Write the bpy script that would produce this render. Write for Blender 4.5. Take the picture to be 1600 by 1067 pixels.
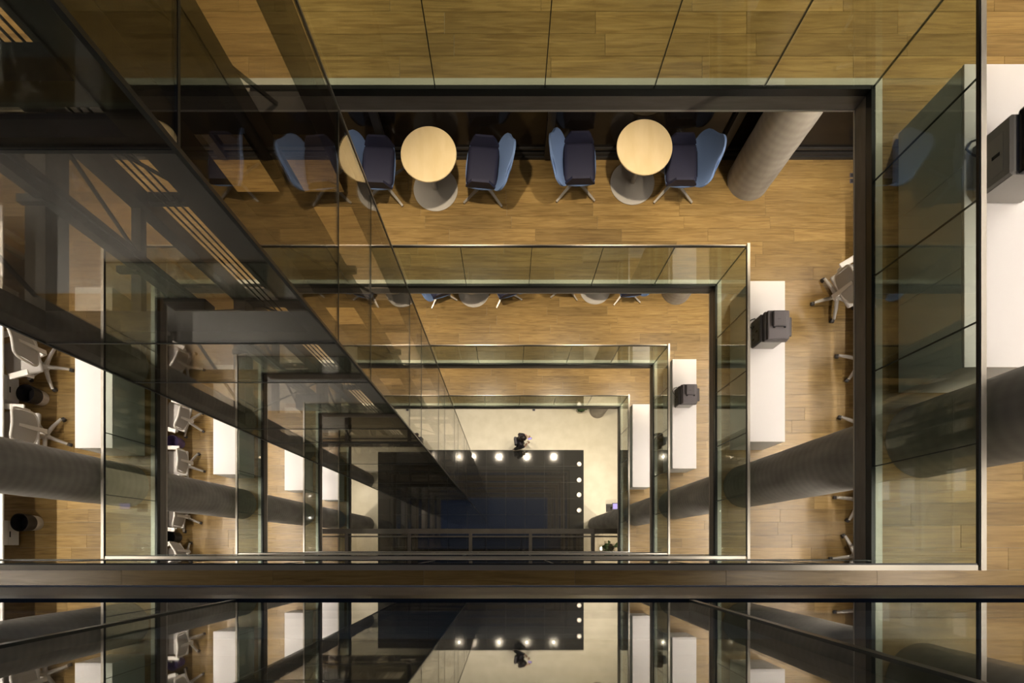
import bpy, bmesh, math, random
from mathutils import Vector, Matrix
R = random.Random(7)
S = bpy.context.scene
for o in list(bpy.data.objects): bpy.data.objects.remove(o)
C = S.collection
# ------------------------------------------------------------------ camera
H = 21.9                      # camera height above the lobby floor (m)
FPX, NX, NY = 900.0, 793.5, 855.0   # focal length in px, nadir pixel of the 1600x1067 frame
cam = bpy.data.cameras.new('camera'); co = bpy.data.objects.new('camera', cam); C.objects.link(co)
co.location = (0, 0, H); co.rotation_euler = (0, 0, 0)
cam.sensor_fit = 'HORIZONTAL'; cam.sensor_width = 36; cam.lens = 36*FPX/1600
cam.shift_x = (800-NX)/1600; cam.shift_y = (NY-533.5)/1600
cam.clip_start = 0.02; cam.clip_end = 200
S.camera = co
# ------------------------------------------------------------------ world, exposure
w = bpy.data.worlds.new('night'); S.world = w; w.use_nodes = True
w.node_tree.nodes['Background'].inputs[0].default_value = (0.020, 0.028, 0.050, 1)
w.node_tree.nodes['Background'].inputs[1].default_value = 1.0
vs = S.view_settings; vs.view_transform = 'Standard'; vs.look = 'None'; vs.gamma = 1; vs.exposure = 0.85
vs.use_curve_mapping = False
S.cycles.max_bounces = 14; S.cycles.transparent_max_bounces = 48; S.cycles.glossy_bounces = 6; S.cycles.diffuse_bounces = 5
LIN_W, SPOT_W, LOBBY_W, SIDE_FILL_W = 76.0, 175.0, 230.0, 55.0   # lamp powers
WARM = (1.0, 0.84, 0.62); NEUT = (1.0, 0.915, 0.80)

def zd(d): return H-d
def PX(px, d): return (px-NX)*d/FPX
def PY(py, d): return (NY-py)*d/FPX
FL = {k: 1.15+3.5*k for k in range(5)}   # depth of each storey's floor below the camera
FL[5] = 18.05                            # left mezzanine
XR, XL, YF, YN = 2.953, -4.98, 3.716, -0.114      # balustrade planes round the void
XO0, XO1, YO1, YO0 = -8.7, 6.7, 5.5, -2.4         # outer walls
# ------------------------------------------------------------------ materials
M = {}
def mat(name, col=(.5,.5,.5), rough=.5, metal=0.0, emit=None, estr=0, spec=.5, coat=0):
    m = bpy.data.materials.new(name); m.use_nodes = True
    b = m.node_tree.nodes['Principled BSDF']
    b.inputs['Base Color'].default_value = (*col, 1); b.inputs['Roughness'].default_value = rough
    b.inputs['Metallic'].default_value = metal; b.inputs['Specular IOR Level'].default_value = spec
    b.inputs['Coat Weight'].default_value = coat
    if emit: b.inputs['Emission Color'].default_value = (*emit, 1); b.inputs['Emission Strength'].default_value = estr
    M[name] = m; return m
def N(m, t, **kw):
    n = m.node_tree.nodes.new(t)
    for k, v in kw.items(): setattr(n, k, v)
    return n
def L(m, a, b): m.node_tree.links.new(a, b)
def noisy(name, c1, c2, scale=(8,8,8), rough=.5, metal=0, detail=5, bump=0, rvar=0.0, spec=.5, lo=.35, hi=.65):
    m = mat(name, c1, rough, metal, spec=spec); nt = m.node_tree; b = nt.nodes['Principled BSDF']
    g = N(m, 'ShaderNodeNewGeometry'); mp = N(m, 'ShaderNodeMapping'); mp.inputs['Scale'].default_value = scale
    nz = N(m, 'ShaderNodeTexNoise'); nz.inputs['Scale'].default_value = 1; nz.inputs['Detail'].default_value = detail
    r = N(m, 'ShaderNodeValToRGB'); r.color_ramp.elements[0].color = (*c1, 1); r.color_ramp.elements[1].color = (*c2, 1)
    r.color_ramp.elements[0].position = lo; r.color_ramp.elements[1].position = hi
    L(m, g.outputs['Position'], mp.inputs[0]); L(m, mp.outputs[0], nz.inputs['Vector']); L(m, nz.outputs['Fac'], r.inputs[0])
    L(m, r.outputs[0], b.inputs['Base Color'])
    if bump:
        bp = N(m, 'ShaderNodeBump'); bp.inputs['Strength'].default_value = bump; bp.inputs['Distance'].default_value = .01
        L(m, nz.outputs['Fac'], bp.inputs['Height']); L(m, bp.outputs[0], b.inputs['Normal'])
    if rvar:
        mr = N(m, 'ShaderNodeMapRange'); mr.inputs[3].default_value = rough-rvar; mr.inputs[4].default_value = rough+rvar
        L(m, nz.outputs['Fac'], mr.inputs[0]); L(m, mr.outputs[0], b.inputs['Roughness'])
    return m
def wood(name, dark, mid, light, rough=.42):
    m = mat(name, mid, rough); nt = m.node_tree; b = nt.nodes['Principled BSDF']
    g = N(m, 'ShaderNodeNewGeometry'); oi = N(m, 'ShaderNodeObjectInfo')
    off = N(m, 'ShaderNodeVectorMath', operation='SCALE'); off.inputs[0].default_value = (37, 53, 11); L(m, oi.outputs['Random'], off.inputs['Scale'])
    add = N(m, 'ShaderNodeVectorMath', operation='ADD'); L(m, g.outputs['Position'], add.inputs[0]); L(m, off.outputs[0], add.inputs[1])
    mp = N(m, 'ShaderNodeMapping'); mp.inputs['Scale'].default_value = (2.2, 26, 26); L(m, add.outputs[0], mp.inputs[0])
    nz = N(m, 'ShaderNodeTexNoise'); nz.inputs['Scale'].default_value = 1.0; nz.inputs['Detail'].default_value = 7; nz.inputs['Distortion'].default_value = 1.1
    L(m, mp.outputs[0], nz.inputs['Vector'])
    r = N(m, 'ShaderNodeValToRGB'); e = r.color_ramp.elements
    e[0].position = .30; e[0].color = (*dark, 1); e[1].position = .66; e[1].color = (*light, 1); x = e.new(.48); x.color = (*mid, 1)
    L(m, nz.outputs['Fac'], r.inputs[0])
    mp2 = N(m, 'ShaderNodeMapping'); mp2.inputs['Scale'].default_value = (5, 90, 90); L(m, add.outputs[0], mp2.inputs[0])
    n2 = N(m, 'ShaderNodeTexNoise'); n2.inputs['Scale'].default_value = 1; n2.inputs['Detail'].default_value = 3; L(m, mp2.outputs[0], n2.inputs['Vector'])
    hs = N(m, 'ShaderNodeHueSaturation'); mr = N(m, 'ShaderNodeMapRange'); mr.inputs[3].default_value = .80; mr.inputs[4].default_value = 1.14
    L(m, oi.outputs['Random'], mr.inputs[0])
    m2 = N(m, 'ShaderNodeMapRange'); m2.inputs[1].default_value = .3; m2.inputs[2].default_value = .7; m2.inputs[3].default_value = .88; m2.inputs[4].default_value = 1.08; L(m, n2.outputs['Fac'], m2.inputs[0])
    mul = N(m, 'ShaderNodeMath', operation='MULTIPLY'); L(m, mr.outputs[0], mul.inputs[0]); L(m, m2.outputs[0], mul.inputs[1])
    L(m, mul.outputs[0], hs.inputs['Value']); L(m, r.outputs[0], hs.inputs['Color']); L(m, hs.outputs[0], b.inputs['Base Color'])
    bp = N(m, 'ShaderNodeBump'); bp.inputs['Strength'].default_value = .12; bp.inputs['Distance'].default_value = .004
    L(m, n2.outputs['Fac'], bp.inputs['Height']); L(m, bp.outputs[0], b.inputs['Normal'])
    return m
def glass(name, tint, refl=1.0, rough=0.0, ior=1.5):
    """thin architectural glass: tinted straight transmission + Fresnel reflection on every face"""
    m = bpy.data.materials.new(name); m.use_nodes = True; nt = m.node_tree
    nt.nodes.remove(nt.nodes['Principled BSDF']); out = nt.nodes['Material Output']
    t = N(m, 'ShaderNodeBsdfTransparent'); t.inputs[0].default_value = (*[c**.5 for c in tint], 1)
    g = N(m, 'ShaderNodeBsdfGlossy'); g.inputs['Color'].default_value = (refl, refl, refl, 1); g.inputs['Roughness'].default_value = rough
    geo = N(m, 'ShaderNodeNewGeometry'); mr = N(m, 'ShaderNodeMapRange'); mr.inputs[3].default_value = ior; mr.inputs[4].default_value = 1/ior
    L(m, geo.outputs['Backfacing'], mr.inputs[0])
    f = N(m, 'ShaderNodeFresnel'); L(m, mr.outputs[0], f.inputs['IOR'])
    mx = N(m, 'ShaderNodeMixShader'); L(m, f.outputs[0], mx.inputs[0]); L(m, t.outputs[0], mx.inputs[1]); L(m, g.outputs[0], mx.inputs[2])
    L(m, mx.outputs[0], out.inputs[0]); M[name] = m; return m
wood('oak_floor', (.200,.120,.038), (.282,.178,.060), (.345,.226,.082), .34)
noisy('concrete', (.30,.275,.24), (.45,.42,.37), (5,5,1.5), .75, bump=.25, lo=.3, hi=.7)
def add_rings(m):   # faint formwork rings of the spiral tube mould
    b = m.node_tree.nodes['Principled BSDF']; g = N(m, 'ShaderNodeNewGeometry'); mp = N(m, 'ShaderNodeMapping'); mp.inputs['Scale'].default_value = (.25,.25,1)
    wv = N(m, 'ShaderNodeTexWave', bands_direction='Z'); wv.inputs['Scale'].default_value = 2.6; wv.inputs['Distortion'].default_value = 1.2; wv.inputs['Detail'].default_value = 2
    L(m, g.outputs['Position'], mp.inputs[0]); L(m, mp.outputs[0], wv.inputs[0])
    src = b.inputs['Base Color'].links[0].from_socket
    mx = N(m, 'ShaderNodeMix', data_type='RGBA', blend_type='MULTIPLY'); mx.inputs[0].default_value = .10
    L(m, src, mx.inputs[6]); L(m, wv.outputs['Color'], mx.inputs[7]); L(m, mx.outputs[2], b.inputs['Base Color'])
add_rings(M['concrete'])
noisy('granite', (.022,.0225,.022), (.045,.045,.043), (30,30,30), .05, rvar=.03, spec=1.0)
gb = M['granite'].node_tree.nodes['Principled BSDF']; gb.inputs['Coat Weight'].default_value = 1; gb.inputs['Coat IOR'].default_value = 2.0; gb.inputs['Coat Roughness'].default_value = .03
noisy('granite_grout', (.11,.11,.10), (.15,.15,.14), (9,9,9), .7)
noisy('cream_floor', (.64,.60,.47), (.72,.68,.55), (2.2,2.2,2.2), .35, detail=8)
mat('slab', (.35,.34,.32), .8); mat('ceiling_paint', (.74,.72,.68), .8)
noisy('fascia_bronze', (.23,.195,.16), (.28,.24,.20), (3,3,20), .5)
mat('lip_white', (.72,.66,.56), .5); mat('channel_black', (.010,.012,.012), .35); mat('floor_trim', (.50,.50,.43), .4, .3)
mat('rail_metal', (.36,.325,.27), .38, .5); mat('gasket', (.008,.008,.008), .5)
glass('rail_glass', (.64,.71,.62)); glass('near_glass', (.86,.88,.84), ior=1.85); mat('glass_edge', (.012,.022,.018), .3)
glass('shaft_glass', (.66,.62,.55)); glass('clear_glass', (.8,.83,.8))
noisy('shaft_steel', (.020,.017,.014), (.034,.029,.025), (4,4,4), .45, metal=.2); mat('shaft_trim', (.34,.31,.26), .35, .6); mat('rod_steel', (.015,.012,.011), .5, .3)
noisy('beam_steel', (.050,.039,.029), (.070,.056,.043), (3,3,9), .5, metal=.2)
mat('facade_glass', (.012,.009,.007), .12, spec=.25); mat('facade_frame', (.035,.032,.03), .45, .3)
mat('cabinet_white', (.72,.68,.65), .5); mat('cabinet_side', (.74,.75,.74), .5); mat('desk_white', (.72,.69,.66), .45)
noisy('birch', (.80,.63,.35), (.86,.69,.42), (9,2.5,2.5), .38, detail=4)
mat('base_grey', (.46,.43,.39), .5); mat('steel', (.55,.52,.48), .3, .9); mat('chrome', (.50,.47,.43), .3, .6)
noisy('navy_fabric', (.013,.0135,.036), (.022,.023,.056), (220,220,220), .7); noisy('blue_fabric', (.15,.24,.47), (.18,.28,.53), (200,200,200), .7)
mat('chair_plastic', (.52,.48,.43), .45); mat('chair_mesh', (.34,.31,.28), .8); mat('caster', (.05,.045,.045), .5)
mat('bin_black', (.02,.018,.02), .4); mat('bin_purple', (.16,.11,.28), .45); mat('liner', (.62,.58,.54), .5)
mat('printer_dark', (.070,.060,.060), .42); mat('printer_lid', (.115,.098,.100), .45); mat('printer_body', (.40,.375,.34), .5); mat('printer_black', (.008,.008,.012), .25)
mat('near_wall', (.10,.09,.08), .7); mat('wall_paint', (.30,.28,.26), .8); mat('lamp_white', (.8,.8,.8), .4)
mat('lamp_glow', (.8,.8,.8), .4, emit=(1,.9,.72), estr=14); mat('tube_glow', (.8,.8,.8), .4, emit=(1,.93,.84), estr=6)
mat('uplight_glow', (.7,.7,.66), .4, emit=(1,.95,.82), estr=.35); mat('screen', (.1,.08,.2), .3, emit=(.52,.42,.85), estr=.5)
mat('jacket', (.018,.015,.022), .7); mat('trousers', (.030,.028,.022), .8); mat('skin', (.50,.32,.24), .55); mat('hair', (.016,.011,.010), .5); mat('shoe', (.35,.32,.25), .6); mat('bag_cloth', (.06,.06,.075), .7); mat('eye', (.03,.02,.02), .3)
mat('leaf', (.035,.075,.022), .5); mat('leaf_pale', (.33,.40,.05), .5); mat('soil', (.03,.022,.015), .9); mat('pot', (.36,.33,.27), .5); mat('socket', (.10,.09,.12), .5)
# ------------------------------------------------------------------ mesh helpers
class MB:
    def __init__(s): s.v = []; s.f = []; s.mi = []
    def add(s, vs, fs, mi=0):
        o = len(s.v); s.v += [tuple(v) for v in vs]; s.f += [tuple(i+o for i in f) for f in fs]; s.mi += [mi]*len(fs); return s
    def box(s, x0, x1, y0, y1, z0, z1, mi=0):
        vs = [(x0,y0,z0),(x1,y0,z0),(x1,y1,z0),(x0,y1,z0),(x0,y0,z1),(x1,y0,z1),(x1,y1,z1),(x0,y1,z1)]
        return s.add(vs, [(3,2,1,0),(4,5,6,7),(0,1,5,4),(1,2,6,5),(2,3,7,6),(3,0,4,7)], mi)
    def rbox(s, x0, x1, y0, y1, z0, z1, r=.02, seg=2):
        bm = bmesh.new(); bmesh.ops.create_cube(bm, size=1)
        bmesh.ops.scale(bm, vec=(x1-x0, y1-y0, z1-z0), verts=bm.verts); bmesh.ops.translate(bm, vec=((x0+x1)/2, (y0+y1)/2, (z0+z1)/2), verts=bm.verts)
        bmesh.ops.bevel(bm, geom=bm.edges[:]+bm.verts[:], offset=r, segments=seg, affect='EDGES', profile=.5)
        bm.verts.index_update(); s.add([v.co for v in bm.verts], [[v.index for v in f.verts] for f in bm.faces]); bm.free(); return s
    def bar(s, a, b, w0, w1=None, h0=None, h1=None, up=(0,0,1)):
        """tapered rectangular bar from a to b"""
        a = Vector(a); b = Vector(b); w1 = w1 or w0; h0 = h0 or w0; h1 = h1 or h0
        d = (b-a).normalized(); u = Vector(up)
        if abs(d.dot(u)) > .98: u = Vector((1,0,0))
        sx = d.cross(u).normalized(); u = sx.cross(d)
        vs = [a+sx*x*w0/2+u*y*h0/2 for x, y in ((-1,-1),(1,-1),(1,1),(-1,1))]+[b+sx*x*w1/2+u*y*h1/2 for x, y in ((-1,-1),(1,-1),(1,1),(-1,1))]
        return s.add(vs, [(3,2,1,0),(4,5,6,7),(0,1,5,4),(1,2,6,5),(2,3,7,6),(3,0,4,7)])
    def tube(s, pts, r, n=10, close=False):
        pts = [Vector(p) for p in pts]; k = len(pts); o = len(s.v); u = None
        for i, p in enumerate(pts):
            t = (pts[(i+1) % k]-pts[i-1]) if close else (pts[min(i+1, k-1)]-pts[max(i-1, 0)])
            t.normalize()
            if u is None: u = t.orthogonal()
            u = (u-t*u.dot(t)).normalized(); v = t.cross(u); rr = r[i] if isinstance(r, (list, tuple)) else r
            s.v += [tuple(p+(u*math.cos(2*math.pi*j/n)+v*math.sin(2*math.pi*j/n))*rr) for j in range(n)]
        m = k if close else k-1
        for i in range(m):
            for j in range(n):
                s.f.append((o+i*n+j, o+i*n+(j+1) % n, o+((i+1) % k)*n+(j+1) % n, o+((i+1) % k)*n+j)); s.mi.append(0)
        if not close:
            s.f.append(tuple(o+j for j in range(n-1, -1, -1))); s.f.append(tuple(o+(k-1)*n+j for j in range(n))); s.mi += [0, 0]
        return s
    def lathe(s, prof, c=(0,0), n=32):
        o = len(s.v); k = len(prof)
        for r, z in prof: s.v += [(c[0]+r*math.cos(2*math.pi*j/n), c[1]+r*math.sin(2*math.pi*j/n), z) for j in range(n)]
        for i in range(k-1):
            for j in range(n): s.f.append((o+i*n+j, o+i*n+(j+1) % n, o+(i+1)*n+(j+1) % n, o+(i+1)*n+j)); s.mi.append(0)
        s.f.append(tuple(o+j for j in range(n-1, -1, -1))); s.f.append(tuple(o+(k-1)*n+j for j in range(n))); s.mi += [0, 0]
        return s
    def grid(s, fn, nu, nv, th):
        """closed curved panel: fn(u,v)->(point, normal), u,v in 0..1"""
        o = len(s.v)
        for side in (0, 1):
            for i in range(nu+1):
                for j in range(nv+1):
                    p, nn = fn(i/nu, j/nv); s.v.append(tuple(Vector(p)+Vector(nn)*(th if side else 0)))
        I = lambda sd, i, j: o+sd*(nu+1)*(nv+1)+i*(nv+1)+j
        for i in range(nu):
            for j in range(nv):
                s.f.append((I(0,i,j), I(0,i,j+1), I(0,i+1,j+1), I(0,i+1,j))); s.f.append((I(1,i,j), I(1,i+1,j), I(1,i+1,j+1), I(1,i,j+1))); s.mi += [0, 0]
        for i in range(nu):
            for j in (0, nv):
                q = (I(0,i,j), I(0,i+1,j), I(1,i+1,j), I(1,i,j)); s.f.append(q if j == 0 else q[::-1]); s.mi.append(0)
        for j in range(nv):
            for i in (0, nu):
                q = (I(0,i,j), I(1,i,j), I(1,i,j+1), I(0,i,j+1)); s.f.append(q if i == 0 else q[::-1]); s.mi.append(0)
        return s
    def mesh(s, name, mats, smooth=False):
        me = bpy.data.meshes.new(name); me.from_pydata(s.v, [], s.f)
        for m in (mats if isinstance(mats, (list, tuple)) else [mats]): me.materials.append(M[m])
        if any(s.mi): me.polygons.foreach_set('material_index', s.mi)
        if smooth:
            me.polygons.foreach_set('use_smooth', [True]*len(me.polygons)); me.set_sharp_from_angle(angle=math.radians(38))
        me.update(); return me
    def build(s, name, mats, parent=None, smooth=False):
        return link(name, s.mesh(name, mats, smooth), parent)
def link(name, me, parent=None):
    o = bpy.data.objects.new(name, me); C.objects.link(o)
    if parent: o.parent = parent
    return o
def B(name, x0, x1, y0, y1, z0, z1, m, parent=None): return MB().box(x0, x1, y0, y1, z0, z1).build(name, m, parent)
def tag(o, label=None, cat=None, group=None, kind=None):
    if label: o['label'] = label
    if cat: o['category'] = cat
    if group: o['group'] = group
    if kind: o['kind'] = kind
    return o
def thing(name, label, cat, loc=(0,0,0), rz=0, group=None):
    o = bpy.data.objects.new(name, None); C.objects.link(o); o.location = loc; o.rotation_euler = (0,0,rz); o.empty_display_size = .1
    return tag(o, label, cat, group)
def dup(o, loc=None, rz=None, label=None, group=None, parent=None):
    c = o.copy(); C.objects.link(c)
    if parent: c.parent = parent
    if loc is not None: c.location = loc
    if rz is not None: c.rotation_euler = (0,0,rz)
    if label: c['label'] = label
    if group: c['group'] = group
    for ch in list(o.children): dup(ch, parent=c)
    return c
LV = {0: 'storey above the top gallery', 1: 'top gallery', 2: 'second gallery down', 3: 'third gallery down', 4: 'fourth gallery down', 5: 'low left mezzanine'}
# ------------------------------------------------------------------ the shell: slabs, ceilings, fascias, planks
FO = .022   # fascia sits this far inside the balustrade glass line
def ring_boxes(mb, x0, x1, y0, y1, ox0, ox1, oy0, oy1, z0, z1):
    mb.box(ox0, ox1, y1, oy1, z0, z1); mb.box(ox0, ox1, oy0, y0, z0, z1); mb.box(x1, ox1, y0, y1, z0, z1); mb.box(ox0, x0, y0, y1, z0, z1)
plank_me = MB().box(-.5, .5, -.5, .5, -1, 0).mesh('plank', 'oak_floor')
PW, PLN = .18, 1.22
def planks(parent, x0, x1, y0, y1, z, seed):
    r = random.Random(seed); rows = int(math.ceil((y1-y0)/PW-1e-6))
    for i in range(rows):
        a = y0+i*PW; b = min(y1, a+PW); x = x0-r.uniform(0, PLN)
        while x < x1:
            xa, xb = max(x, x0), min(x+PLN, x1); x += PLN
            if xb-xa < .03: continue
            o = link('plank', plank_me, parent)
            o.location = ((xa+xb)/2, (a+b)/2, z+r.uniform(-.0006, .0006)); o.scale = (xb-xa-.0022, b-a-.0022, .009)
for k in (0, 1, 2, 3, 4, 5):
    F = FL[k]; z = zd(F); mb = MB(); cb = MB(); fb = MB(); th = .2
    if k < 5:
        ring_boxes(mb, XL-.02, XR+.02, YN-.02, YF+.02, XO0, XO1, YO0, YO1, z-th, z-.009)
        ring_boxes(cb, XL-.1, XR+.1, YN-.1, YF+.1, XO0, XO1, YO0, YO1, z-th-.03, z-th)
        zt, zb = z-.07, z-.215
        fb.box(XL+FO, XR-FO, YF-FO, YF+.06, zb, zt); fb.box(XL+FO, XR-FO, YN-.06, YN+.006, z-.42, zt)
        lip = MB(); zq = z-.232
        lip.box(XL+FO, XR-FO, YF-FO-.004, YF+.06, zq, zb); lip.box(XR-FO-.004, XR+.06, YN-.06, YF+.06, zq, zb); lip.box(XL-.06, XL+FO+.004, YN-.06, YF+.06, zq, zb); lip.box(XL+FO, XR-FO, YN-.06, YN+.010, z-.435, z-.42)
        fb.box(XR-FO, XR+.06, YN-.06, YF+.06, zb, zt); fb.box(XL-.06, XL+FO, YN-.06, YF+.06, zb, zt)
    else:
        mb.box(XO0, XL-.02, YO0, YO1, z-th, z-.009); cb.box(XO0, XL-.1, YO0, YO1, z-th-.03, z-th); fb.box(XL-.06, XL+FO, YO0, YO1, z-.215, z-.07)
    fl = tag(mb.build('floor', 'slab'), f'oak plank floor of the {LV[k]} round the void', 'floor', kind='structure')
    tag(cb.build('ceiling', 'ceiling_paint'), f'pale ceiling under the floor of the {LV[k]}', 'ceiling', kind='structure')
    tag(fb.build(f'trim_{k+1}', 'fascia_bronze'), f'bronze metal fascia round the slab edge of the {LV[k]}', 'trim', kind='structure')
    if k < 5: tag(lip.build(f'trim_{k+21}', 'lip_white'), f'thin pale lip along the bottom edge of the fascia, {LV[k]}', 'trim', kind='structure')
    # light aluminium strip on the floor just outside the glass
    tb = MB(); tw = .055; g = .012
    if k < 5: ring_boxes(tb, XL-g, XR+g, YN-g, YF+g, XL-g-tw, XR+g+tw, YN-g-tw, YF+g+tw, z-.012, z+.006)
    else: tb.box(XL-g-tw, XL-g, YO0, YO1, z-.012, z+.006)
    tag(tb.build(f'trim_{k+11}', 'floor_trim'), f'pale aluminium strip on the floor edge of the {LV[k]}', 'trim', kind='structure')
    gx = g+tw+.002
    if k in (1, 2, 3, 4):
        planks(fl, -7.3 if k in (2, 3) else -5.2, 5.2 if k == 2 else 4.6, YF+gx, YO1 if k == 2 else YF+gx+(.9 if k == 1 else 1.8), z, 10+k)
        planks(fl, XR+gx, 4.6 if k == 1 else (5.2 if k == 2 else 4.4), YN-gx, YF+gx, z, 20+k)
        if k >= 2: planks(fl, -7.3 if k < 4 else -6.8, XL-gx, YN-gx, YF+gx, z, 30+k)
    if k == 5: planks(fl, -6.4, XL-gx, YN-gx, 2.6, z, 36)
    if k == 0: planks(fl, -2.4, 2.4, YN-gx-.54, YN-gx, z, 38)
    if k == 1: planks(fl, -5.2, 4.6, YN-gx-.36, YN-gx, z, 39)
# lobby
lob = MB()
GX0, GX1, GY0, GY1 = XL+.04, PX(912, H), YN-.1, PY(703, H)
ring_boxes(lob, GX0, GX1, GY0, GY1, XO0, XO1, YO0, YO1+2, -.2, 0)
tag(lob.build('floor', 'cream_floor'), 'cream polished lobby floor round the dark granite', 'floor', kind='structure')
gr = tag(B('floor', GX0, GX1, GY0, GY1, -.2, -.012, 'granite_grout'), 'polished dark granite tile floor at the foot of the void', 'floor', kind='structure')
tile_me = MB().box(-.5, .5, -.5, .5, -1, 0).mesh('tile', 'granite')
tx = [GX0]; x = PX(609, H)
while x < GX1-.05: tx.append(x); x += .735
tx.append(GX1); ty = []; y = GY1
while y > GY0+.05: ty.append(y); y -= .615
ty.append(GY0)
for a, b in zip(tx, tx[1:]):
    for d_, c_ in zip(ty, ty[1:]):
        o = link('tile', tile_me, gr); o.location = ((a+b)/2, (c_+d_)/2, R.uniform(-.0008, 0)); o.scale = (b-a-.008, d_-c_-.008, .011)
# outer walls
tag(B('wall_left', XO0-.2, XO0, YO0, YO1, 0, H+1.2, 'wall_paint'), 'plain pale wall beyond the left desks', 'wall', kind='structure')
tag(B('wall_right', XO1, XO1+.2, YO0, YO1, 0, H+1.2, 'wall_paint'), 'plain pale wall beyond the right desks', 'wall', kind='structure')
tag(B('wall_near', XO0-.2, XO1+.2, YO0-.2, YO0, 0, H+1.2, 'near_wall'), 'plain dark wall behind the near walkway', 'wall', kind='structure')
# far facade windows: one per storey
for k in (1, 2, 3, 4):
    z0, z1 = zd(FL[k]), zd(FL[k-1])-.23
    wn = tag(B(f'window_{k}', XO0, XO1, YO1, YO1+.12, z0, z0+.10, 'facade_frame'), f'dark night-time glazed facade behind the far side of the {LV[k]}', 'window', kind='structure')
    B('head_frame', XO0, XO1, YO1, YO1+.12, z1-.08, z1, 'facade_frame', wn)
    B('bottom_rail', XO0, XO1, YO1-.02, YO1, z0, z0+.05, 'facade_frame', wn)
    xs = [-8.6, -6.35, -4.0, -1.7, .56, 2.95, 5.3, 6.68]
    for x in xs: B('mullion', x-.05, x+.05, YO1-.05, YO1+.09, z0+.05, z1-.08, 'facade_frame', wn)
    for a, b in zip(xs, xs[1:]): B('pane', a+.05, b-.05, YO1+.03, YO1+.055, z0+.10, z1-.08, 'facade_glass', wn)
    for a, b in zip(xs, xs[1:]): B('glazing_bead', a+.05, b-.05, YO1+.0, YO1+.028, z0+.17, z0+.20, 'facade_frame', wn)
# ------------------------------------------------------------------ balustrades
RH, GH = 1.05, .004
def balustrade(k, side):
    z = zd(FL[k]); t = .008
    place = {'far': 'far side', 'right': 'right side', 'left': 'left side', 'near': 'near side', 'stub': 'short far-left stretch'}[side]
    root = thing('glass_balustrade', f'frameless glass balustrade with slim metal handrail, {place} of the {LV[k]}', 'balustrade', (0, 0, z), 0, 'glass balustrades round the void')
    if side in ('far', 'stub', 'near'):
        y = YN if side == 'near' else YF
        s = -1 if side == 'near' else 1
        if side == 'far': xs = [XR-.885*i for i in range(5)]+[-1.46]
        elif side == 'stub': xs = [-3.9, XL]
        else: xs = {0: [XR-.02, 1.72, .365, -.545, -1.9, -3.2, XL], }.get(k, [XR-.885*i for i in range(9)]+[XL])
        for a, b in zip(xs, xs[1:]): MB().box(b+.004, a-.004, y-t, y+t, -.06, RH).build('glass_panel', 'near_glass' if k == 0 else 'rail_glass', root)
        jw = .005 if k == 0 else .0032
        for x in xs[1:-1]: B('joint', x-jw, x+jw, y-t-.002, y+t+.002, -.05, RH-.01, 'glass_edge', root)
        a, b = max(xs)-(.024 if side != 'stub' else 0), min(xs)+(.024 if side != 'far' else 0)
        rw = .008 if side != 'near' else .03
        MB().box(b, a, min(y-s*.004, y+s*rw), max(y-s*.004, y+s*rw), RH-.014, RH+.012).build('handrail', 'rail_metal', root)
        MB().box(b, a, min(y-s*.014, y-s*.004), max(y-s*.014, y-s*.004), RH-.02, RH+.004).build('gasket', 'gasket', root)
        MB().box(b, a, y-.02, y+.012, -.075, .004).build('base_channel', 'channel_black', root)
    else:
        x = XR if side == 'right' else XL; s = 1 if side == 'right' else -1
        ys = [YF-(YF-YN)/5*i for i in range(6)]
        for a, b in zip(ys, ys[1:]): MB().box(x-t, x+t, b+.004, a-.004, -.06, RH).build('glass_panel', 'rail_glass', root)
        for y in ys[1:-1]: B('joint', x-t*.7, x+t*.7, y-.004, y+.004, -.05, RH-.01, 'glass_edge', root)
        B('corner_joint', x-.006, x+.006, YF-.006, YF+.006, -.05, RH-.01, 'glass_edge', root)
        MB().box(min(x-s*.004, x+s*.03), max(x-s*.004, x+s*.03), YN-.03, YF+.03, RH-.014, RH+.012).build('handrail', 'rail_metal', root)
        MB().box(min(x-s*.011, x-s*.004), max(x-s*.011, x-s*.004), YN, YF, RH-.02, RH+.004).build('gasket', 'gasket', root)
        MB().box(min(x-s*.02, x+s*.012), max(x-s*.02, x+s*.012), YN-.01, YF+.01, -.075, .004).build('base_channel', 'channel_black', root)
for k in (1, 2, 3, 4):
    for s in ('far', 'right', 'left', 'near', 'stub'): balustrade(k, s)
balustrade(0, 'near'); balustrade(5, 'left')
# ------------------------------------------------------------------ concrete columns
def column(x, y, z0, z1, label):
    n = 40; mb = MB(); prof = []; zz = z0
    while zz < z1: prof.append((.30+R.uniform(-.0025, .0025), zz)); zz += .16
    prof.append((.30, z1)); mb.lathe(prof, (0, 0), n); o = mb.build('concrete_column', 'concrete', None, True); o.location = (x, y, 0)
    return tag(o, label, 'column', 'round concrete columns')
for (x, y, nm) in ((3.35, .86, 'right gallery, in front of the white cabinets'), (-5.38, .87, 'left gallery'), (3.40, 5.20, 'far right corner beside the blue chairs')):
    ks = [0, 1, 2, 3, 4] + ([5] if x < 0 else [])
    ds = [FL[i] for i in ks]+[H]
    for i in range(1, len(ds)):
        nmk = 'lobby' if i == len(ds)-1 else LV[ks[i]]
        column(x, y, zd(ds[i]), zd(ds[i-1])-.23, f'round board-marked concrete column, {nm}, {"in the" if nmk=="lobby" else "on the"} {nmk}')
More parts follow.
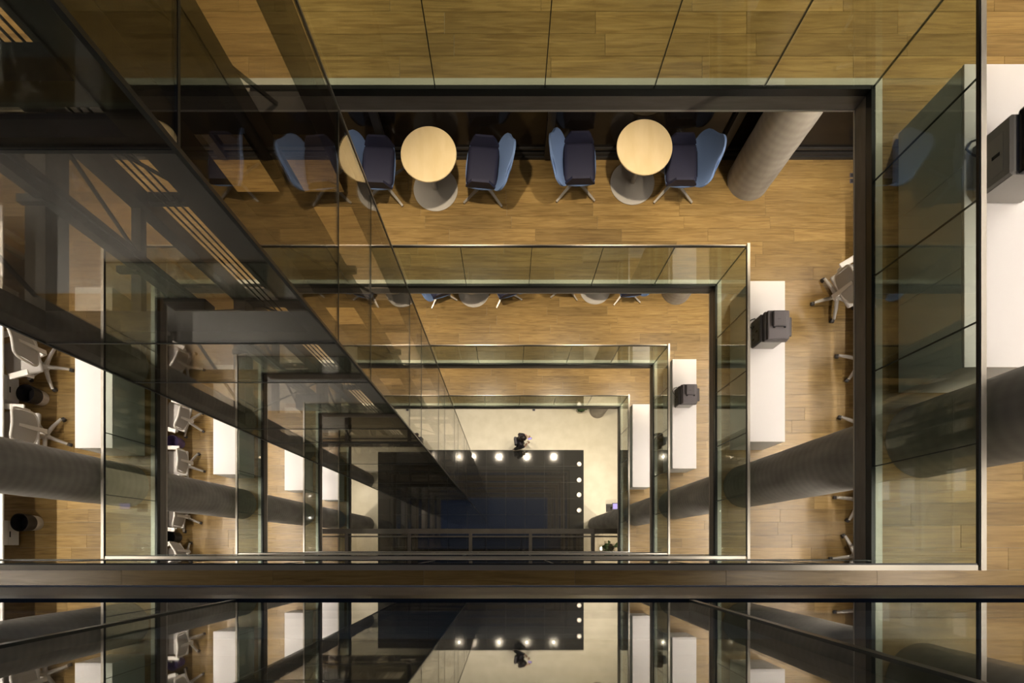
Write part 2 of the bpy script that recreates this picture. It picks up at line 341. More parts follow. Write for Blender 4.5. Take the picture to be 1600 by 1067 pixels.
# ------------------------------------------------------------------ lift shaft
SX0, SX1, SY0, SY1 = -3.87, -1.423, 1.71, 3.64
sh = thing('lift_shaft', 'dark steel framed glass lift shaft rising through the void', 'lift shaft', (0, 0, 0))
ZT = H+.6; pw = .165
def sbox(n, x0, x1, y0, y1, z0, z1, m): return B(n, x0, x1, y0, y1, z0, z1, m, sh)
sbox('post', SX1-.012-pw, SX1-.012, SY0+.012, SY0+.012+pw, 0, ZT, 'shaft_steel'); sbox('post', SX0+.012, SX0+.012+pw, SY0+.012, SY0+.012+pw, 0, ZT, 'beam_steel')
sbox('post', SX1-.012-pw, SX1-.012, SY1-pw, SY1, 0, ZT, 'beam_steel'); sbox('post', SX0+.012, SX0+.012+pw, SY1-pw, SY1, 0, ZT, 'shaft_steel')
for x, y, n in ((SX1, SY0, 'corner_trim'), (SX1, SY1+.03, 'corner_trim'), (SX0, SY0, 'corner_trim')):
    sbox(n, x-.012, x+.012, y-.012, y+.012, 0, ZT, 'shaft_trim' if y > 3 else 'channel_black')
dA = [1.32, 4.82, 8.32, 11.82, 15.32, 18.82]; dB = [2.48, 5.96, 9.46, 12.96, 16.46, 19.96]
cuts = sorted(dA+dB)
zs = [ZT]+[zd(c) for c in cuts]+[.02]
for a, b in zip(zs, zs[1:]):
    sbox('glass_pane', SX0+.014, SX1-.014, SY0-.006, SY0+.006, b+.006, a-.006, 'shaft_glass')
    sbox('glass_pane', SX1-.006, SX1+.006, SY0+.014, SY1, b+.006, a-.006, 'shaft_glass')
    sbox('glass_pane', SX0-.006, SX0+.006, SY0+.014, SY1, b+.006, a-.006, 'shaft_glass')
for c in cuts:
    z = zd(c)
    sbox('joint', SX0, SX1, SY0-.008, SY0+.008, z-.012, z+.012, 'channel_black'); sbox('joint', SX1-.008, SX1+.008, SY0, SY1, z-.010, z+.010, 'channel_black'); sbox('joint', SX0-.008, SX0+.008, SY0, SY1, z-.012, z+.012, 'channel_black')
    big = c in dA; h, wd = (.25, .165) if big else (.09, .10)
    bm_ = 'beam_steel'
    sbox('beam', SX0+.18, SX1-.18, SY0+.012, SY0+.012+wd, z-.03, z-.03+h, bm_)
    sbox('beam', SX0+.012, SX0+.012+wd, SY0+.18, SY1-pw, z-.03, z-.03+h, bm_)
    sbox('beam', SX0+.18, SX1-.18, SY1-wd, SY1, z-.03, z-.03+h, 'shaft_steel')
    if c == dB[0]: sbox('beam', SX0+.18, SX1-.18, SY0+.2, SY0+.36, z-.02, z+.12, 'beam_steel')
for i, c in enumerate(dA[:-1]):
    za, zb = zd(c), zd(dA[i+1])
    for (ya, yb) in ((SY0+.2, SY1-.2), (SY1-.2, SY0+.2)):
        MB().bar((SX0+.10, ya, za), (SX0+.10, yb, zb), .035, .035, .018).build('brace', 'rod_steel', sh)
    MB().bar((SX0+.2, SY1-.1, za), (SX1-.3, SY1-.1, zb), .03, .03, .018).build('brace', 'rod_steel', sh)
for x, sgn in ((SX1-.26, 1), (SX0+.26, -1)):
    sbox('guide_rail', x-.05, x+.05, 2.70, 2.86, .3, ZT, 'shaft_steel'); sbox('guide_rail', x-.012-sgn*.08, x+.012-sgn*.08, 2.765, 2.795, .3, ZT, 'rod_steel')
    for c in cuts: sbox('bracket', min(x, x+sgn*.2), max(x, x+sgn*.2), 2.68, 2.74, zd(c)+.3, zd(c)+.36, 'shaft_steel')
for (x, y) in ((-2.60, 2.72), (-2.66, 2.72), (-2.72, 2.72)): MB().tube([(x, y, 2.9), (x, y, ZT)], .008, 6).build('cable', 'rod_steel', sh)
for k in (1, 2, 3, 4):
    z = zd(FL[k]); 
    for x0, x1 in ((-3.42, -2.765), (-2.755, -2.1)): sbox('landing_door', x0, x1, SY1+.0, SY1+.03, z+.02, z+2.15, 'beam_steel')
    sbox('door_sill', -3.45, -2.08, SY1-.02, SY1+.06, z-.01, z+.01, 'shaft_trim')
    sbox('control_box', -3.35, -2.95, 2.2, 2.42, z-1.15, z-.95, 'shaft_steel') if k in (1, 2, 3) else None
car = thing('lift_car', 'dark roofed lift car parked at the foot of the glass shaft', 'lift car', (-2.64, 2.62, .05))
MB().rbox(-.95, .95, -.72, .85, .0, 2.45, .03, 1).build('body', 'shaft_steel', car)
MB().box(-.98, .98, -.75, .88, 2.45, 2.52).build('roof', 'channel_black', car)
for y in (-.4, -.05, .3, .62): MB().box(-.9, .9, y, y+.10, 2.52, 2.64).build('roof_beam', 'beam_steel', car)
MB().box(-.98, .98, .07, .19, 2.70, 2.92).build('crosshead', 'beam_steel', car)
for x in (-.7, .3): MB().box(x, x+.4, -.73, -.721, .3, 2.2).build('front_panel', 'beam_steel', car)
# ------------------------------------------------------------------ lobby vestibule frame
VD = 16.4
ve = thing('vestibule_frame', 'bronze beam with short struts and glass panes hung above the lobby entrance', 'canopy', (0, 0, zd(VD)))
vy = PY(826, VD); vx0, vx1 = -5.75, 3.9
MB().box(vx0, vx1, vy-.14, vy, -.16, 0).build('beam', 'beam_steel', ve)
MB().box(vx0, vx1, vy-.24, vy-.20, -.10, -.04).build('inner_rail', 'beam_steel', ve)
MB().box(vx0, vx1, -.50, -.36, -.16, 0).build('beam', 'beam_steel', ve)
xs = [PX(p, VD) for p in (541, 639, 735, 829, 927)]
for x in xs:
    MB().box(x-.045, x+.045, -.36, vy-.14, -.14, -.01).build('strut', 'beam_steel', ve)
    MB().tube([(x, -.43, 0), (x, -.43, VD-FL[4]-.23)], .012, 8).build('hanger', 'rod_steel', ve)
ex = [vx0]+xs+[vx1]
for a, b in zip(ex, ex[1:]): MB().box(a+.05, b-.05, -.36, vy-.14, -.12, -.105).build('pane', 'shaft_glass', ve)
# ------------------------------------------------------------------ lamps
def area(name, parent, loc, sx, sy, power, col):
    l = bpy.data.lights.new(name, 'AREA'); l.shape = 'RECTANGLE'; l.size = sx; l.size_y = sy; l.energy = power; l.color = col
    o = bpy.data.objects.new(name, l); C.objects.link(o); o.parent = parent; o.location = loc; return o
def spot(name, parent, loc, power, ang, col, blend=1.0, rad=.05):
    l = bpy.data.lights.new(name, 'SPOT'); l.energy = power; l.spot_size = math.radians(ang); l.spot_blend = blend; l.shadow_soft_size = rad; l.color = col
    o = bpy.data.objects.new(name, l); C.objects.link(o); o.parent = parent; o.location = loc; return o
ring_me = MB().lathe([(.034, -.012), (.075, -.012), (.075, .0), (.034, .0)], n=20).mesh('bezel', 'lamp_white', True)
lens_me = MB().lathe([(.0005, -.008), (.034, -.008), (.034, -.002), (.0005, -.002)], n=20).mesh('lens', 'lamp_glow', True)
def downlight(x, y, z, power, ang, label, group, col=WARM):
    t = thing('downlight', label, 'ceiling light', (x, y, z), 0, group); link('bezel', ring_me, t); link('lens', lens_me, t)
    spot('downlight_lamp', t, (0, 0, -.03), power, ang, col)
def linear(x, y0, y1, z, power, label, col=NEUT):
    t = thing('linear_light', label, 'ceiling light', (x, (y0+y1)/2, z-.05)); h = (y1-y0)/2
    MB().box(-.05, .05, -h, h, -.06, 0).build('housing', 'lamp_white', t)
    for yy in (-h*.8, 0, h*.8): MB().tube([(0, yy, 0), (0, yy, .045)], .004, 6).build('hanger', 'steel', t); MB().box(-.035, .035, -h+.02, h-.02, -.066, -.06).build('diffuser', 'tube_glow', t)
    area('linear_lamp', t, (0, 0, -.072), .07, 2*h-.04, power, col)
ORD = ['first', 'second', 'third', 'fourth', 'fifth']
for k in (1, 2, 3, 4):
    zc = zd(FL[k-1])-.23
    for i in range(-2, 3):
        x = -.55+2.02*i
        if x > -5 and x < 3.6: downlight(x, 4.42, zc, SPOT_W, 68, f'{ORD[i+2]} recessed downlight from the left over the far side of the {LV[k]}', f'downlights over the far side, {LV[k]}')
    linear(5.32, -1.2, 5.0, zc, LIN_W, f'long ceiling strip light over the right desks of the {LV[k]}')
    linear(-6.92, -1.2, 5.0, zc, LIN_W, f'long ceiling strip light over the left desks of the {LV[k]}')
for k in (1, 2, 3, 4):  # fill lamps added over the side walkways to brighten columns and cabinet sides
    zc = zd(FL[k-1])-.23
    for x, sd in ((3.42, 'right'), (-5.85, 'left')):
        for y, w in ((-.05, 'near end'), (2.0, 'middle')):
            downlight(x, y, zc, SIDE_FILL_W if y < 1 else SIDE_FILL_W*.6, 100 if y < 1 else 60, f'added recessed fill downlight over the {w} of the {sd} walkway, {LV[k]}', 'added fill downlights over the side walkways', NEUT)
linear(-6.6, -1.2, 4.5, zd(FL[4])-.23, LIN_W*.6, 'long ceiling strip light over the low left mezzanine')
zl = zd(FL[4])-.23
for i, p in enumerate((-3.1, -1.75, -.43, .93, 2.26)): downlight(p, 4.46, zl, LOBBY_W, 66, ORD[i]+' bright downlight from the left over the far lobby floor', 'downlights over the far lobby')
for i, y in enumerate((.4, 1.9, 3.4)): downlight(4.35, y, zl, LOBBY_W*1.5, 85, ['nearest', 'middle', 'farthest'][i]+' bright downlight over the right lobby floor', 'downlights over the right lobby')
for y in (.6, 2.4): downlight(-6.1, y, zd(FL[5])-.23, LOBBY_W*.5, 95, ('nearer' if y < 1 else 'farther')+' downlight under the mezzanine over the left lobby floor', 'downlights under the mezzanine')
for i, py in enumerate((725, 750, 773, 797)):
    t = thing('floor_uplight', ['farthest', 'second', 'third', 'nearest'][i]+' round floor light along the right edge of the dark granite', 'floor light', (PX(905, H), PY(py, H), 0), 0, 'round lights in the granite floor')
    MB().lathe([(.055, 0), (.075, .004), (.085, .004), (.09, 0)], n=24).build('bezel', 'chrome', t, True); MB().lathe([(.001, .003), (.055, .003), (.056, 0)], n=24).build('lens', 'uplight_glow', t, True)
# ------------------------------------------------------------------ cabinets and printers
def cabinet(x0, x1, y0, y1, zf, side, label):
    t = thing('storage_cabinet', label, 'cabinet', ((x0+x1)/2, (y0+y1)/2, zf), 0, 'white storage cabinets along the balustrades'); hx, hy = (x1-x0)/2, (y1-y0)/2; hh = .70
    MB().box(-hx+.006, hx-.006, -hy+.006, hy-.006, .03, hh-.022).build('body', 'cabinet_side', t)
    MB().box(-hx+.03, hx-.03, -hy+.02, hy-.02, 0, .03).build('plinth', 'base_grey', t)
    MB().rbox(-hx, hx, -hy, hy, hh-.022, hh, .002, 1).build('top', 'cabinet_white', t)
    for sx in (-1, 1):
        for i in range(3):
            a = -hy+i*2*hy/3
            d = MB().box(min(sx*(hx-.006), sx*hx), max(sx*(hx-.006), sx*hx), a+.004, a+2*hy/3-.004, .035, hh-.026).build('door', 'cabinet_side', t)
            if sx == side: MB().box(sx*hx, sx*(hx+.004), a+.05, a+.07, .5, .6).build('keyplate', 'steel', d)
    return t
CL = 2.08
cab = {}
for k, ytop in ((1, 3.314), (2, 3.444), (3, 3.577), (4, 3.59)):
    cab[k] = cabinet(3.13, 3.585, ytop-CL, ytop, zd(FL[k]), 1, {1: 'long white cabinet under the largest grey printer, right side of the top gallery', 2: 'long white cabinet under the middle-sized dark printer, right side of the second gallery', 3: 'long white cabinet under the smallest dark printer, right side of the third gallery', 4: 'long white cabinet with bare top, right side of the fourth gallery'}[k])
for k, yend in ((2, 1.283), (3, 1.387), (4, 1.429), (5, 1.426)):
    cabinet(-5.60, -5.115, yend, yend+CL, zd(FL[k]), -1, f'long white cabinet behind the left balustrade of the {LV[k]}')
def printer(x, y, z, pal, label):
    """local +X is the front (away from the void)"""
    lo, lid, top = pal
    t = thing('printer', label, 'printer', (x, y, z), 0, 'office printers on the cabinets')
    MB().rbox(-.165, .13, -.17, .17, .0, .27, .012, 1).build('body', lo, t)
    MB().rbox(-.135, .155, -.185, .18, .27, .335, .014, 2).build('scanner', lid, t)
    l = MB().rbox(-.12, .15, -.18, .175, .335, .385, .016, 2).build('lid', lid, t)
    MB().rbox(-.07, .10, -.03, .16, .385, .425, .012, 1).build('document_feeder', lid, l)
    for a in (-.055, .075): MB().box(a, a+.022, -.045, -.02, .385, .392).build('hinge_slot', 'printer_black', l)
    MB().box(-.02, .02, .05, .054, .425, .427).build('emblem', 'gasket', l)
    MB().rbox(.13, .215, -.12, .12, .285, .305, .008, 1).build('output_tray', top, t); MB().rbox(.13, .175, -.10, .02, .235, .262, .006, 1).build('control_panel', top, t)
    MB().box(-.15, .115, -.174, -.170, .01, .262).build('front_cover', 'printer_body', t)
    MB().box(-.168, -.164, -.12, .10, .03, .22).build('rear_panel', top, t)
    for yy in (-.09, -.04, .03, .07): MB().box(-.171, -.167, yy, yy+.02, .05, .10).build('port', 'printer_black', t)
    MB().box(-.171, -.167, -.02, .0, .15, .20).build('port', 'printer_black', t)
    MB().tube([(-.17, .06, .07), (-.195, .09, .05), (-.2, .15, .012), (-.17, .2, .008), (-.12, .22, .008), (-.1, .19, .008), (-.13, .17, .010)], .006, 8).build('power_cable', 'gasket', t)
    return t
PALD = ('printer_dark', 'printer_lid', 'printer_dark'); PALL = ('printer_body', 'printer_black', 'base_grey')
p1 = printer(3.37, 2.55, zd(FL[1])+.70, PALL, 'large grey printer with black scanner on the top gallery cabinet'); p1.scale = (1.18, 1.12, 1.18)
printer(3.31, 2.735, zd(FL[2])+.70, PALD, 'dark brown printer with side tray on the second gallery cabinet')
printer(3.33, 2.82, zd(FL[3])+.70, PALD, 'dark brown printer on the third gallery cabinet, smallest in view')
# ------------------------------------------------------------------ café tables
def cafe_table():
    t = thing('cafe_table', '', 'table', (0,0,0), 0, 'round café tables along the far side')
    MB().lathe([(.34, .712), (.355, .716), (.360, .724), (.360, .733), (.356, .74)], n=64).build('table_top', 'birch', t, True)
    MB().lathe([(.30, .0), (.312, .004), (.312, .012), (.29, .018), (.06, .022), (.045, .03)], n=64).build('base', 'base_grey', t, True)
    MB().lathe([(.032, .025), (.032, .69), (.10, .70), (.12, .712)], n=24).build('pedestal', 'steel', t, True)
    return t
ct = cafe_table()
TB = [(2, -1.02, 5.06, 'round birch café table nearest the lift shaft, second gallery'), (2, 1.76, 5.15, 'round birch café table nearer the concrete column, second gallery'),
      (3, -.69, 5.16, 'round café table mostly hidden under the slab, left one on the third gallery'), (3, 1.765, 5.22, 'round café table mostly hidden under the slab, right one on the third gallery')]
for i, (k, x, y, lb) in enumerate(TB):
    if i == 0: ct.location = (x, y, zd(FL[k])); ct['label'] = lb
    else: dup(ct, (x, y, zd(FL[k])), 0, lb)
# ------------------------------------------------------------------ blue tub chairs (local +X faces forward)
def tub_chair():
    t = thing('tub_chair', '', 'chair', (0,0,0), 0, 'blue and navy tub chairs at the café tables')
    # outer blue shell under and round the cushion
    def shell(u, v):
        a = (u-.5)*2; b = (v-.5)*2; sx = .232*b-.0; sy = .300*a
        r = max(abs(a), abs(b)); z = .36+.045*max(0, r-.55)/.45
        return (sx*math.sqrt(1-.24*a*a), sy*math.sqrt(1-.16*b*b), z), (0, 0, .022)
    MB().grid(shell, 14, 14, 1).build('shell', 'blue_fabric', t, True)
    MB().rbox(-.205, .215, -.262, .262, .39, .478, .06, 4).build('seat', 'navy_fabric', t, True)
    for s in (-1, 1):
        def arm(u, v, s=s):
            a = (u-.5)*2; hw = .205*(1-.26*v); y = s*(.262+.020*v)
            return (.005+a*hw, y, .435+.165*v*(1-.35*max(0, abs(a)-.8)/.2)), (0, s*.030, -.004)
        MB().grid(arm, 16, 5, 1).build('armrest', 'navy_fabric', t, True)
    def back(u, v):
        a = (u-.5)*2; w = .285+.075*math.sin(math.pi*min(1, v*1.05)**.8)-.10*max(0, v-.72)/.28
        y = a*w; top = .46*(1-.34*abs(a)**2.6); z = .43+top*v
        x = -.215-.19*v+.05*a*a*(1-.25*v); return (x, y, z), (-.028, 0, -.008)
    bk = MB().grid(back, 18, 12, 1).build('backrest', 'blue_fabric', t, True)
    MB().lathe([(.055, .36), (.05, .375), (.022, .34), (.022, .12), (.045, .11), (.045, .07), (.03, .06)][::-1], n=20).build('pedestal', 'chrome', t, True)
    for i in range(4):
        a = math.pi/4+i*math.pi/2; c, s = math.cos(a), math.sin(a)
        lg = MB().bar((.03*c, .03*s, .095), (.38*c, .38*s, .022), .042, .026, .030, .018).build('leg', 'chrome', t)
        MB().lathe([(.012, 0), (.014, .004), (.012, .014)], (.37*c, .37*s), 10).build('foot', 'caster', lg)
    return t
tc = tub_chair()
TCH = [(2, -1.74, 5.10, -.05, 'blue and navy tub chair left of the first café table, beside the lift shaft'), (2, -.33, 5.10, math.pi-.09, 'blue and navy tub chair right of the first café table, second gallery'),
       (2, .95, 5.15, .02, 'blue and navy tub chair left of the second café table, second gallery'), (2, 2.33, 5.13, math.pi, 'blue and navy tub chair next to the concrete column, second gallery'),
       (3, -1.36, 5.16, .3, 'partly hidden tub chair nearest the lift shaft, third gallery'), (3, -.05, 5.17, math.pi+.3, 'partly hidden tub chair right of the left table, third gallery'),
       (3, 1.16, 5.28, -.1, 'partly hidden tub chair left of the right table, third gallery'), (3, 2.38, 5.18, math.pi+.1, 'partly hidden tub chair beside the column, third gallery')]
for i, (k, x, y, rz, lb) in enumerate(TCH):
    if i == 0: tc.location = (x, y, zd(FL[k])); tc.rotation_euler = (0, 0, rz); tc['label'] = lb
    else: dup(tc, (x, y, zd(FL[k])), rz, lb)
# ------------------------------------------------------------------ task chairs (local +X faces forward)
def task_chair():
    t = thing('task_chair', '', 'office chair', (0,0,0), 0, 'pale task chairs at the desks')
    MB().lathe([(.04, .07), (.055, .08), (.05, .13), (.028, .15), (.028, .40), (.06, .42)], n=18).build('gas_lift', 'chair_plastic', t, True)
    for i in range(5):
        a = 2*math.pi*i/5+.3; c, s = math.cos(a), math.sin(a)
        lg = MB().tube([(.03*c, .03*s, .105), (.17*c, .17*s, .10), (.31*c, .31*s, .072)], [.030, .025, .019], 10).build('leg', 'chair_plastic', t, True)
        px_, py_ = .31*c, .31*s
        MB().tube([(px_-s*.022, py_+c*.022, .028), (px_+s*.022, py_-c*.022, .028)], .028, 12).build('caster', 'caster', lg, True)
    MB().rbox(-.22, .25, -.24, .24, .44, .50, .028, 3).build('seat', 'chair_mesh', t, True)
    MB().rbox(-.14, .12, -.10, .10, .40, .44, .015, 1).build('mechanism', 'chair_plastic', t)
    def bp(y, z): return (-.25-.10*(z-.5)+.10*(y/.22)**2*.5-.03*math.sin((z-.5)*4), y, z)
    pts = []
    for i in range(36):
        a = 2*math.pi*i/36; c, s = math.cos(a), math.sin(a); n_ = .38
        y = .215*math.copysign(abs(c)**n_, c)*(1-.12*(s > 0)*abs(s)); z = .79+.235*math.copysign(abs(s)**n_, s); pts.append(bp(y, z))
    MB().tube(pts, .016, 8, True).build('back_frame', 'chair_plastic', t, True)
    def pan(u, v): return bp((u-.5)*.40*(1-.1*v), .565+.45*v), (-.006, 0, 0)
    MB().grid(pan, 8, 8, 1).build('back_mesh', 'chair_mesh', t, True)
    MB().bar((-.10, 0, .42), (-.30, 0, .47), .075, .065, .03, .03).build('spine', 'chair_plastic', t); MB().bar((-.30, 0, .46), (-.325, 0, .92), .06, .035, .025, .02, up=(1, 0, 0)).build('spine', 'chair_plastic', t)
    for s in (-1, 1):
        a = MB().tube([(-.05, s*.2, .43), (-.05, s*.27, .45), (-.04, s*.275, .62)], .017, 8).build('arm_post', 'chair_plastic', t, True)
        MB().rbox(-.14, .12, s*.275-.038, s*.275+.038, .62, .648, .012, 2).build('arm_pad', 'chair_plastic', a, True)
    return t
kc = task_chair()
TK = [(2, -6.46, 2.52, math.pi+.25, 'pale task chair at the left desk by the shaft beam, second gallery'), (2, -6.46, 1.56, math.pi-.05, 'pale task chair at the left desk just above the column, second gallery'), 
      (3, -6.40, 2.52, math.pi-.3, 'pale task chair farthest along the left desk, third gallery'), (3, -6.42, 1.63, math.pi, 'pale task chair beside the purple bin at the left desk, third gallery'),
      (3, -6.48, .62, math.pi-.1, 'pale task chair partly behind the column at the left desk, third gallery'), (3, -6.44, -.22, math.pi+.5, 'pale task chair nearest the bottom edge at the left desk, third gallery'),
      (2, 4.60, 3.50, .55, 'pale task chair farthest along the right desk, second gallery'), (2, 4.94, 2.62, .1, 'pale task chair second along the right desk, only casters showing'), (2, 4.96, 1.70, -.1, 'pale task chair third along the right desk, barely showing'),
      (2, 4.92, .66, .2, 'pale task chair below the concrete column at the right desk'), (2, 4.86, -.12, .45, 'pale task chair nearest the bottom corner at the right desk')]
for i, (k, x, y, rz, lb) in enumerate(TK):
    if i == 0: kc.location = (x, y, zd(FL[k])); kc.rotation_euler = (0, 0, rz); kc['label'] = lb
    else: dup(kc, (x, y, zd(FL[k])), rz, lb)
# ------------------------------------------------------------------ desks, drawer units, bins
def desk(x0, x1, y0, y1, zf, label):
    t = thing('desk', label, 'desk', ((x0+x1)/2, (y0+y1)/2, zf), 0, 'long white desks'); hx, hy = (x1-x0)/2, (y1-y0)/2
    MB().rbox(-hx, hx, -hy, hy, .71, .735, .003, 1).build('desk_top', 'desk_white', t)
    for sx in (-1, 1):
        for yy in (-hy+.1, 0, hy-.1): MB().box(sx*(hx-.35)-.03, sx*(hx-.35)+.03, yy-.03, yy+.03, 0, .71).build('leg', 'desk_white', t)
    MB().box(-hx+.3, hx-.3, -.02, .02, .64, .71).build('cross_beam', 'desk_white', t)
desk(-7.95, -6.505, -1.0, 4.2, zd(FL[2]), 'long white desk at the left edge of the second gallery')
desk(-7.95, -6.505, -1.0, 4.2, zd(FL[3]), 'long white desk under the left slab of the third gallery')
desk(4.90, 6.3, -1.0, 4.6, zd(FL[2]), 'long white desk under the right slab of the second gallery')
def drawer_unit(x, y, zf, label):
    t = thing('drawer_unit', label, 'drawers', (x, y, zf), 0, 'small drawer units under the left desks')
    MB().box(-.5, 0, -.17, .17, .03, .58).build('body', 'desk_white', t)
    for i in range(3):
        d = MB().box(0, .016, -.167, .167, .04+.18*i, .04+.18*i+.174).build('drawer_front', 'desk_white', t)
        MB().box(.016, .019, -.06, .02, .04+.18*i+.135, .04+.18*i+.155).build('pull', 'gasket', d)
    MB().lathe([(.012, 0), (.012, .03)], (-.05, -.12), 10).build('foot', 'caster', t); MB().lathe([(.012, 0), (.012, .03)], (-.05, .12), 10).build('foot', 'caster', t)
drawer_unit(-6.90, 2.20, zd(FL[2]), 'white drawer unit between the two task chairs, second gallery'); drawer_unit(-6.90, .20, zd(FL[2]), 'white drawer unit below the concrete column, second gallery')
drawer_unit(-6.90, 2.08, zd(FL[3]), 'white drawer unit beside the purple bin, third gallery'); drawer_unit(-6.95, .16, zd(FL[3]), 'white drawer unit beside the black bin, third gallery')
drawer_unit(-6.90, 3.42, zd(FL[2]), 'white drawer unit seen through the lift shaft, second gallery')
def bin_(x, y, zf, m, label, liner=True):
    t = thing('waste_bin', label, 'waste bin', (x, y, zf), 0, 'round waste bins by the desks')
    MB().lathe([(.112, .13), (.125, .30), (.118, .30), (.10, .14)], n=28).build('bucket', m, t, True)
    MB().lathe([(.095, 0), (.10, .008), (.112, .13), (.10, .132)], n=28).build('bottom', 'liner' if liner else m, t, True)
bin_(-6.58, 2.10, zd(FL[2]), 'bin_black', 'black waste bin with a pale lower half between the task chairs, second gallery'); bin_(-6.66, .34, zd(FL[2]), 'bin_black', 'black waste bin with a white lower half below the column, second gallery')
bin_(-6.62, 2.09, zd(FL[3]), 'bin_purple', 'purple waste bin beside the drawer unit, third gallery', False); bin_(-6.68, .20, zd(FL[3]), 'bin_black', 'black waste bin beside the drawer unit, third gallery', False)
# ------------------------------------------------------------------ floor sockets
def socket(x, y, z, label, w=.05):
    t = thing('floor_socket', label, 'socket', (x, y, z), 0, 'small floor sockets'); MB().box(-w, w, -w, w, 0, .005).build('plate', 'socket', t)
    for yy in (-w*.6, w*.1): MB().box(-w*.6, w*.6, yy, yy+w*.5, .005, .007).build('flap', 'gasket', t)
F2 = zd(FL[2])
socket(PX(1331, 8.15), PY(274, 8.15), F2+.001, 'upper of two small floor sockets at the right edge of the second gallery', .03); socket(PX(1331, 8.15), PY(283, 8.15), F2+.001, 'lower of two small floor sockets at the right edge of the second gallery', .03)
socket(PX(834, H), PY(640, H), .001, 'small brown floor socket on the cream lobby floor', .05)
# ------------------------------------------------------------------ plants, kiosk
def plant(x, y, label, n, h, r, m2):
    t = thing('potted_plant', label, 'plant', (x, y, 0)); rr = random.Random(int(x*100)+n)
    MB().lathe([(.13, 0), (.14, .01), (.18, .34), (.165, .34), (.155, .30)], n=28).build('pot', 'pot', t, True); MB().lathe([(.01, .31), (.155, .305), (.155, .29)], n=20).build('soil', 'soil', t)
    for i in range(n):
        a = rr.uniform(0, 6.28); ln = rr.uniform(.6, 1)*r; hz = .34+rr.uniform(.3, 1)*h; c, s = math.cos(a), math.sin(a); w = rr.uniform(.05, .085)
        MB().tube([(0, 0, .3), (c*ln*.25, s*ln*.25, hz*.7), (c*ln*.5, s*ln*.5, hz)], .006, 5).build('stem', 'leaf', t)
        def lf(u, v): 
            ww = w*math.sin(math.pi*min(.97, v*.94+.03))*(u-.5)*2; q = ln*(.5+.5*v); return (c*q-s*ww, s*q+c*ww, hz+.10*v-.22*v*v+.3*ww*ww), (0, 0, .003)
        MB().grid(lf, 4, 7, 1).build('leaf', m2 if i % 4 == 0 else 'leaf', t, True)
plant(2.30, 5.42, 'bushy green potted plant left of the lobby column', 20, .55, .36, 'leaf'); plant(2.74, 5.22, 'yellow-green potted plant tucked beside the lobby column', 16, .6, .26, 'leaf_pale'); plant(3.80, -.02, 'dark leafy potted plant under the entrance canopy', 16, .5, .38, 'leaf')
kx, ky = PX(962, 21.0), PY(791, 21.0)
kk = thing('info_kiosk', 'slim info stand with a lilac lit screen by the lobby column', 'kiosk', (kx, ky, 0))
MB().rbox(-.2, .2, -.15, .15, 0, .02, .006, 1).build('base', 'caster', kk); MB().bar((0, 0, .02), (0, 0, .9), .05).build('pole', 'caster', kk)
MB().bar((-.12, 0, .86), (.22, 0, .97), .24, .24, .03).build('head', 'caster', kk); MB().bar((-.10, 0, .886), (.205, 0, .985), .20, .20, .012).build('screen', 'screen', kk)
# ------------------------------------------------------------------ person with phone
def skin(name, joints, edges, radii, m, parent, root=0, sub=2):
    me = bpy.data.meshes.new(name); me.from_pydata(joints, edges, []); me.materials.append(M[m]); o = link(name, me, parent)
    o.modifiers.new('skin', 'SKIN').use_smooth_shade = True
    for i, r in enumerate(radii): 
        sv = me.skin_vertices[0].data[i]; sv.radius = (r, r) if not isinstance(r, tuple) else r; sv.use_root = (i == root)
    s = o.modifiers.new('sub', 'SUBSURF'); s.levels = sub; s.render_levels = sub; return o
pe = thing('person', 'person in dark jacket walking over the cream floor, looking at a phone', 'person', (PX(811, H), PY(697, H)-.02, 0), .15)
# local +X forward; joints: pelvis, waist, chest, neckbase, neck, head.., arms, legs
J = [(0,0,.93), (0,0,1.10), (.03,0,1.30), (.05,0,1.42), (.09,0,1.50), (.13,0,1.58), (.145,0,1.66),
     (.03,.17,1.40), (.03,.24,1.14), (.24,.20,1.08), (.32,.12,1.12), (.03,-.17,1.40), (-.06,-.24,1.13), (.16,-.20,1.05), (.27,-.10,1.12),
     (.0,.10,.90), (.10,.10,.50), (.03,.10,.09), (.12,.11,.04), (.0,-.10,.90), (-.02,-.10,.50), (-.20,-.10,.13), (-.10,-.11,.05)]
E = [(0,1),(1,2),(2,3),(3,4),(4,5),(5,6),(2,7),(7,8),(8,9),(9,10),(2,11),(11,12),(12,13),(13,14),(0,15),(15,16),(16,17),(17,18),(0,19),(19,20),(20,21),(21,22)]
RR = [.125,.115,.13,.07,.055,.085,.09,.06,.045,.036,.03,.06,.045,.036,.03,.085,.06,.042,.04,.085,.06,.042,.04]
skin('body', J, E, RR, 'skin', pe)
jk = skin('jacket', [J[0],J[1],J[2],J[3],J[7],J[8],J[9],J[11],J[12],J[13]], [(0,1),(1,2),(2,3),(2,4),(4,5),(5,6),(2,7),(7,8),(8,9)], [.165,.155,.165,.10,.085,.068,.05,.085,.068,.05], 'jacket', pe)
skin('trousers', [J[0],J[15],J[16],(.04,.10,.13),J[19],J[20],(-.185,-.10,.17)], [(0,1),(1,2),(2,3),(0,4),(4,5),(5,6)], [.135,.105,.078,.062,.105,.078,.062], 'trousers', pe)
for s, (x, z, tl) in ((1, (.04, .0, 0)), (-1, (-.19, .04, .3))):
    sh_ = MB().rbox(-.09, .19, -.047, .047, .0, .09, .03, 2).build('shoe', 'shoe', pe, True); sh_.location = (x, s*.105, z); sh_.rotation_euler = (0, tl, 0)
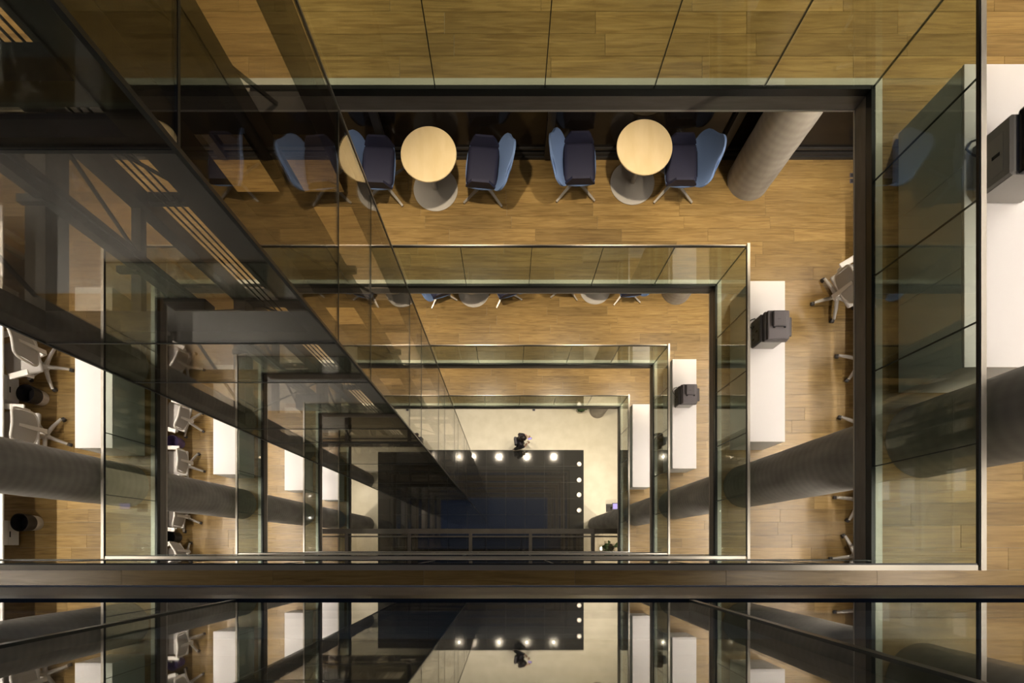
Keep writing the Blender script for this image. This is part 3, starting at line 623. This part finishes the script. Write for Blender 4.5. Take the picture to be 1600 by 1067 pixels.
def ell(c, r, n=18, m=10, cut=-1.0):
    return MB().lathe([(max(.0005, math.cos(t))*r, c+math.sin(t)*r*1.12) for t in [(-math.pi/2+math.pi*i/m) for i in range(m+1)] if math.sin(t) >= cut], n=n)
hr = ell(0, .112, cut=-.35).build('hair', 'hair', pe, True); hr.location = (.125, 0, 1.655); hr.rotation_euler = (0, .25, 0)
MB().tube([(.06, 0, 1.66), (.0, 0, 1.56), (-.01, 0, 1.42)], [.085, .08, .05], 12).build('hair', 'hair', pe, True)
MB().tube([(.235, 0, 1.655), (.262, 0, 1.63)], [.010, .016], 8).build('nose', 'skin', pe, True)
for s in (-1, 1):
    e = ell(0, .013, 10, 6).build('eye', 'eye', pe, True); e.location = (.232, s*.034, 1.665)
    e = MB().rbox(-.014, .014, -.008, .008, -.03, .03, .007, 1).build('ear', 'skin', pe, True); e.location = (.13, s*.098, 1.645)
MB().rbox(-.006, .006, -.025, .025, -.005, .005, .003, 1).build('mouth', 'skin', pe, True).location = (.238, 0, 1.60)
def hand(base, s):
    for i in range(4):
        y0 = base[1]+s*(-.028+.018*i); f = [.070, .078, .074, .060][i]
        MB().tube([(base[0]+.02, y0, base[2]), (base[0]+.02+f*.6, y0, base[2]+.012), (base[0]+.03+f*.75, y0, base[2]+.045)], [.0095, .009, .0075], 8).build('finger', 'skin', pe, True)
    MB().tube([(base[0], base[1]-s*.03, base[2]), (base[0]+.03, base[1]-s*.055, base[2]+.025), (base[0]+.055, base[1]-s*.045, base[2]+.05)], [.011, .0105, .0085], 8).build('thumb', 'skin', pe, True)
hand((.315, .11, 1.12), 1); hand((.265, -.09, 1.12), -1)
MB().rbox(-.20, -.10, -.14, .14, 1.05, 1.42, .04, 2).build('backpack', 'bag_cloth', pe, True)
ph = tag(MB().rbox(-.075, .075, -.036, .036, -.004, .004, .003, 1).build('phone', 'printer_black'), 'dark phone held in front of the walking person', 'phone')
MB().box(-.068, .068, -.032, .032, .004, .0045).build('screen', 'screen', ph)
ang = .15; lx, ly = .375, .03
ph.location = (pe.location.x+lx*math.cos(ang)-ly*math.sin(ang), pe.location.y+lx*math.sin(ang)+ly*math.cos(ang), 1.165); ph.rotation_euler = (0, -.35, ang)
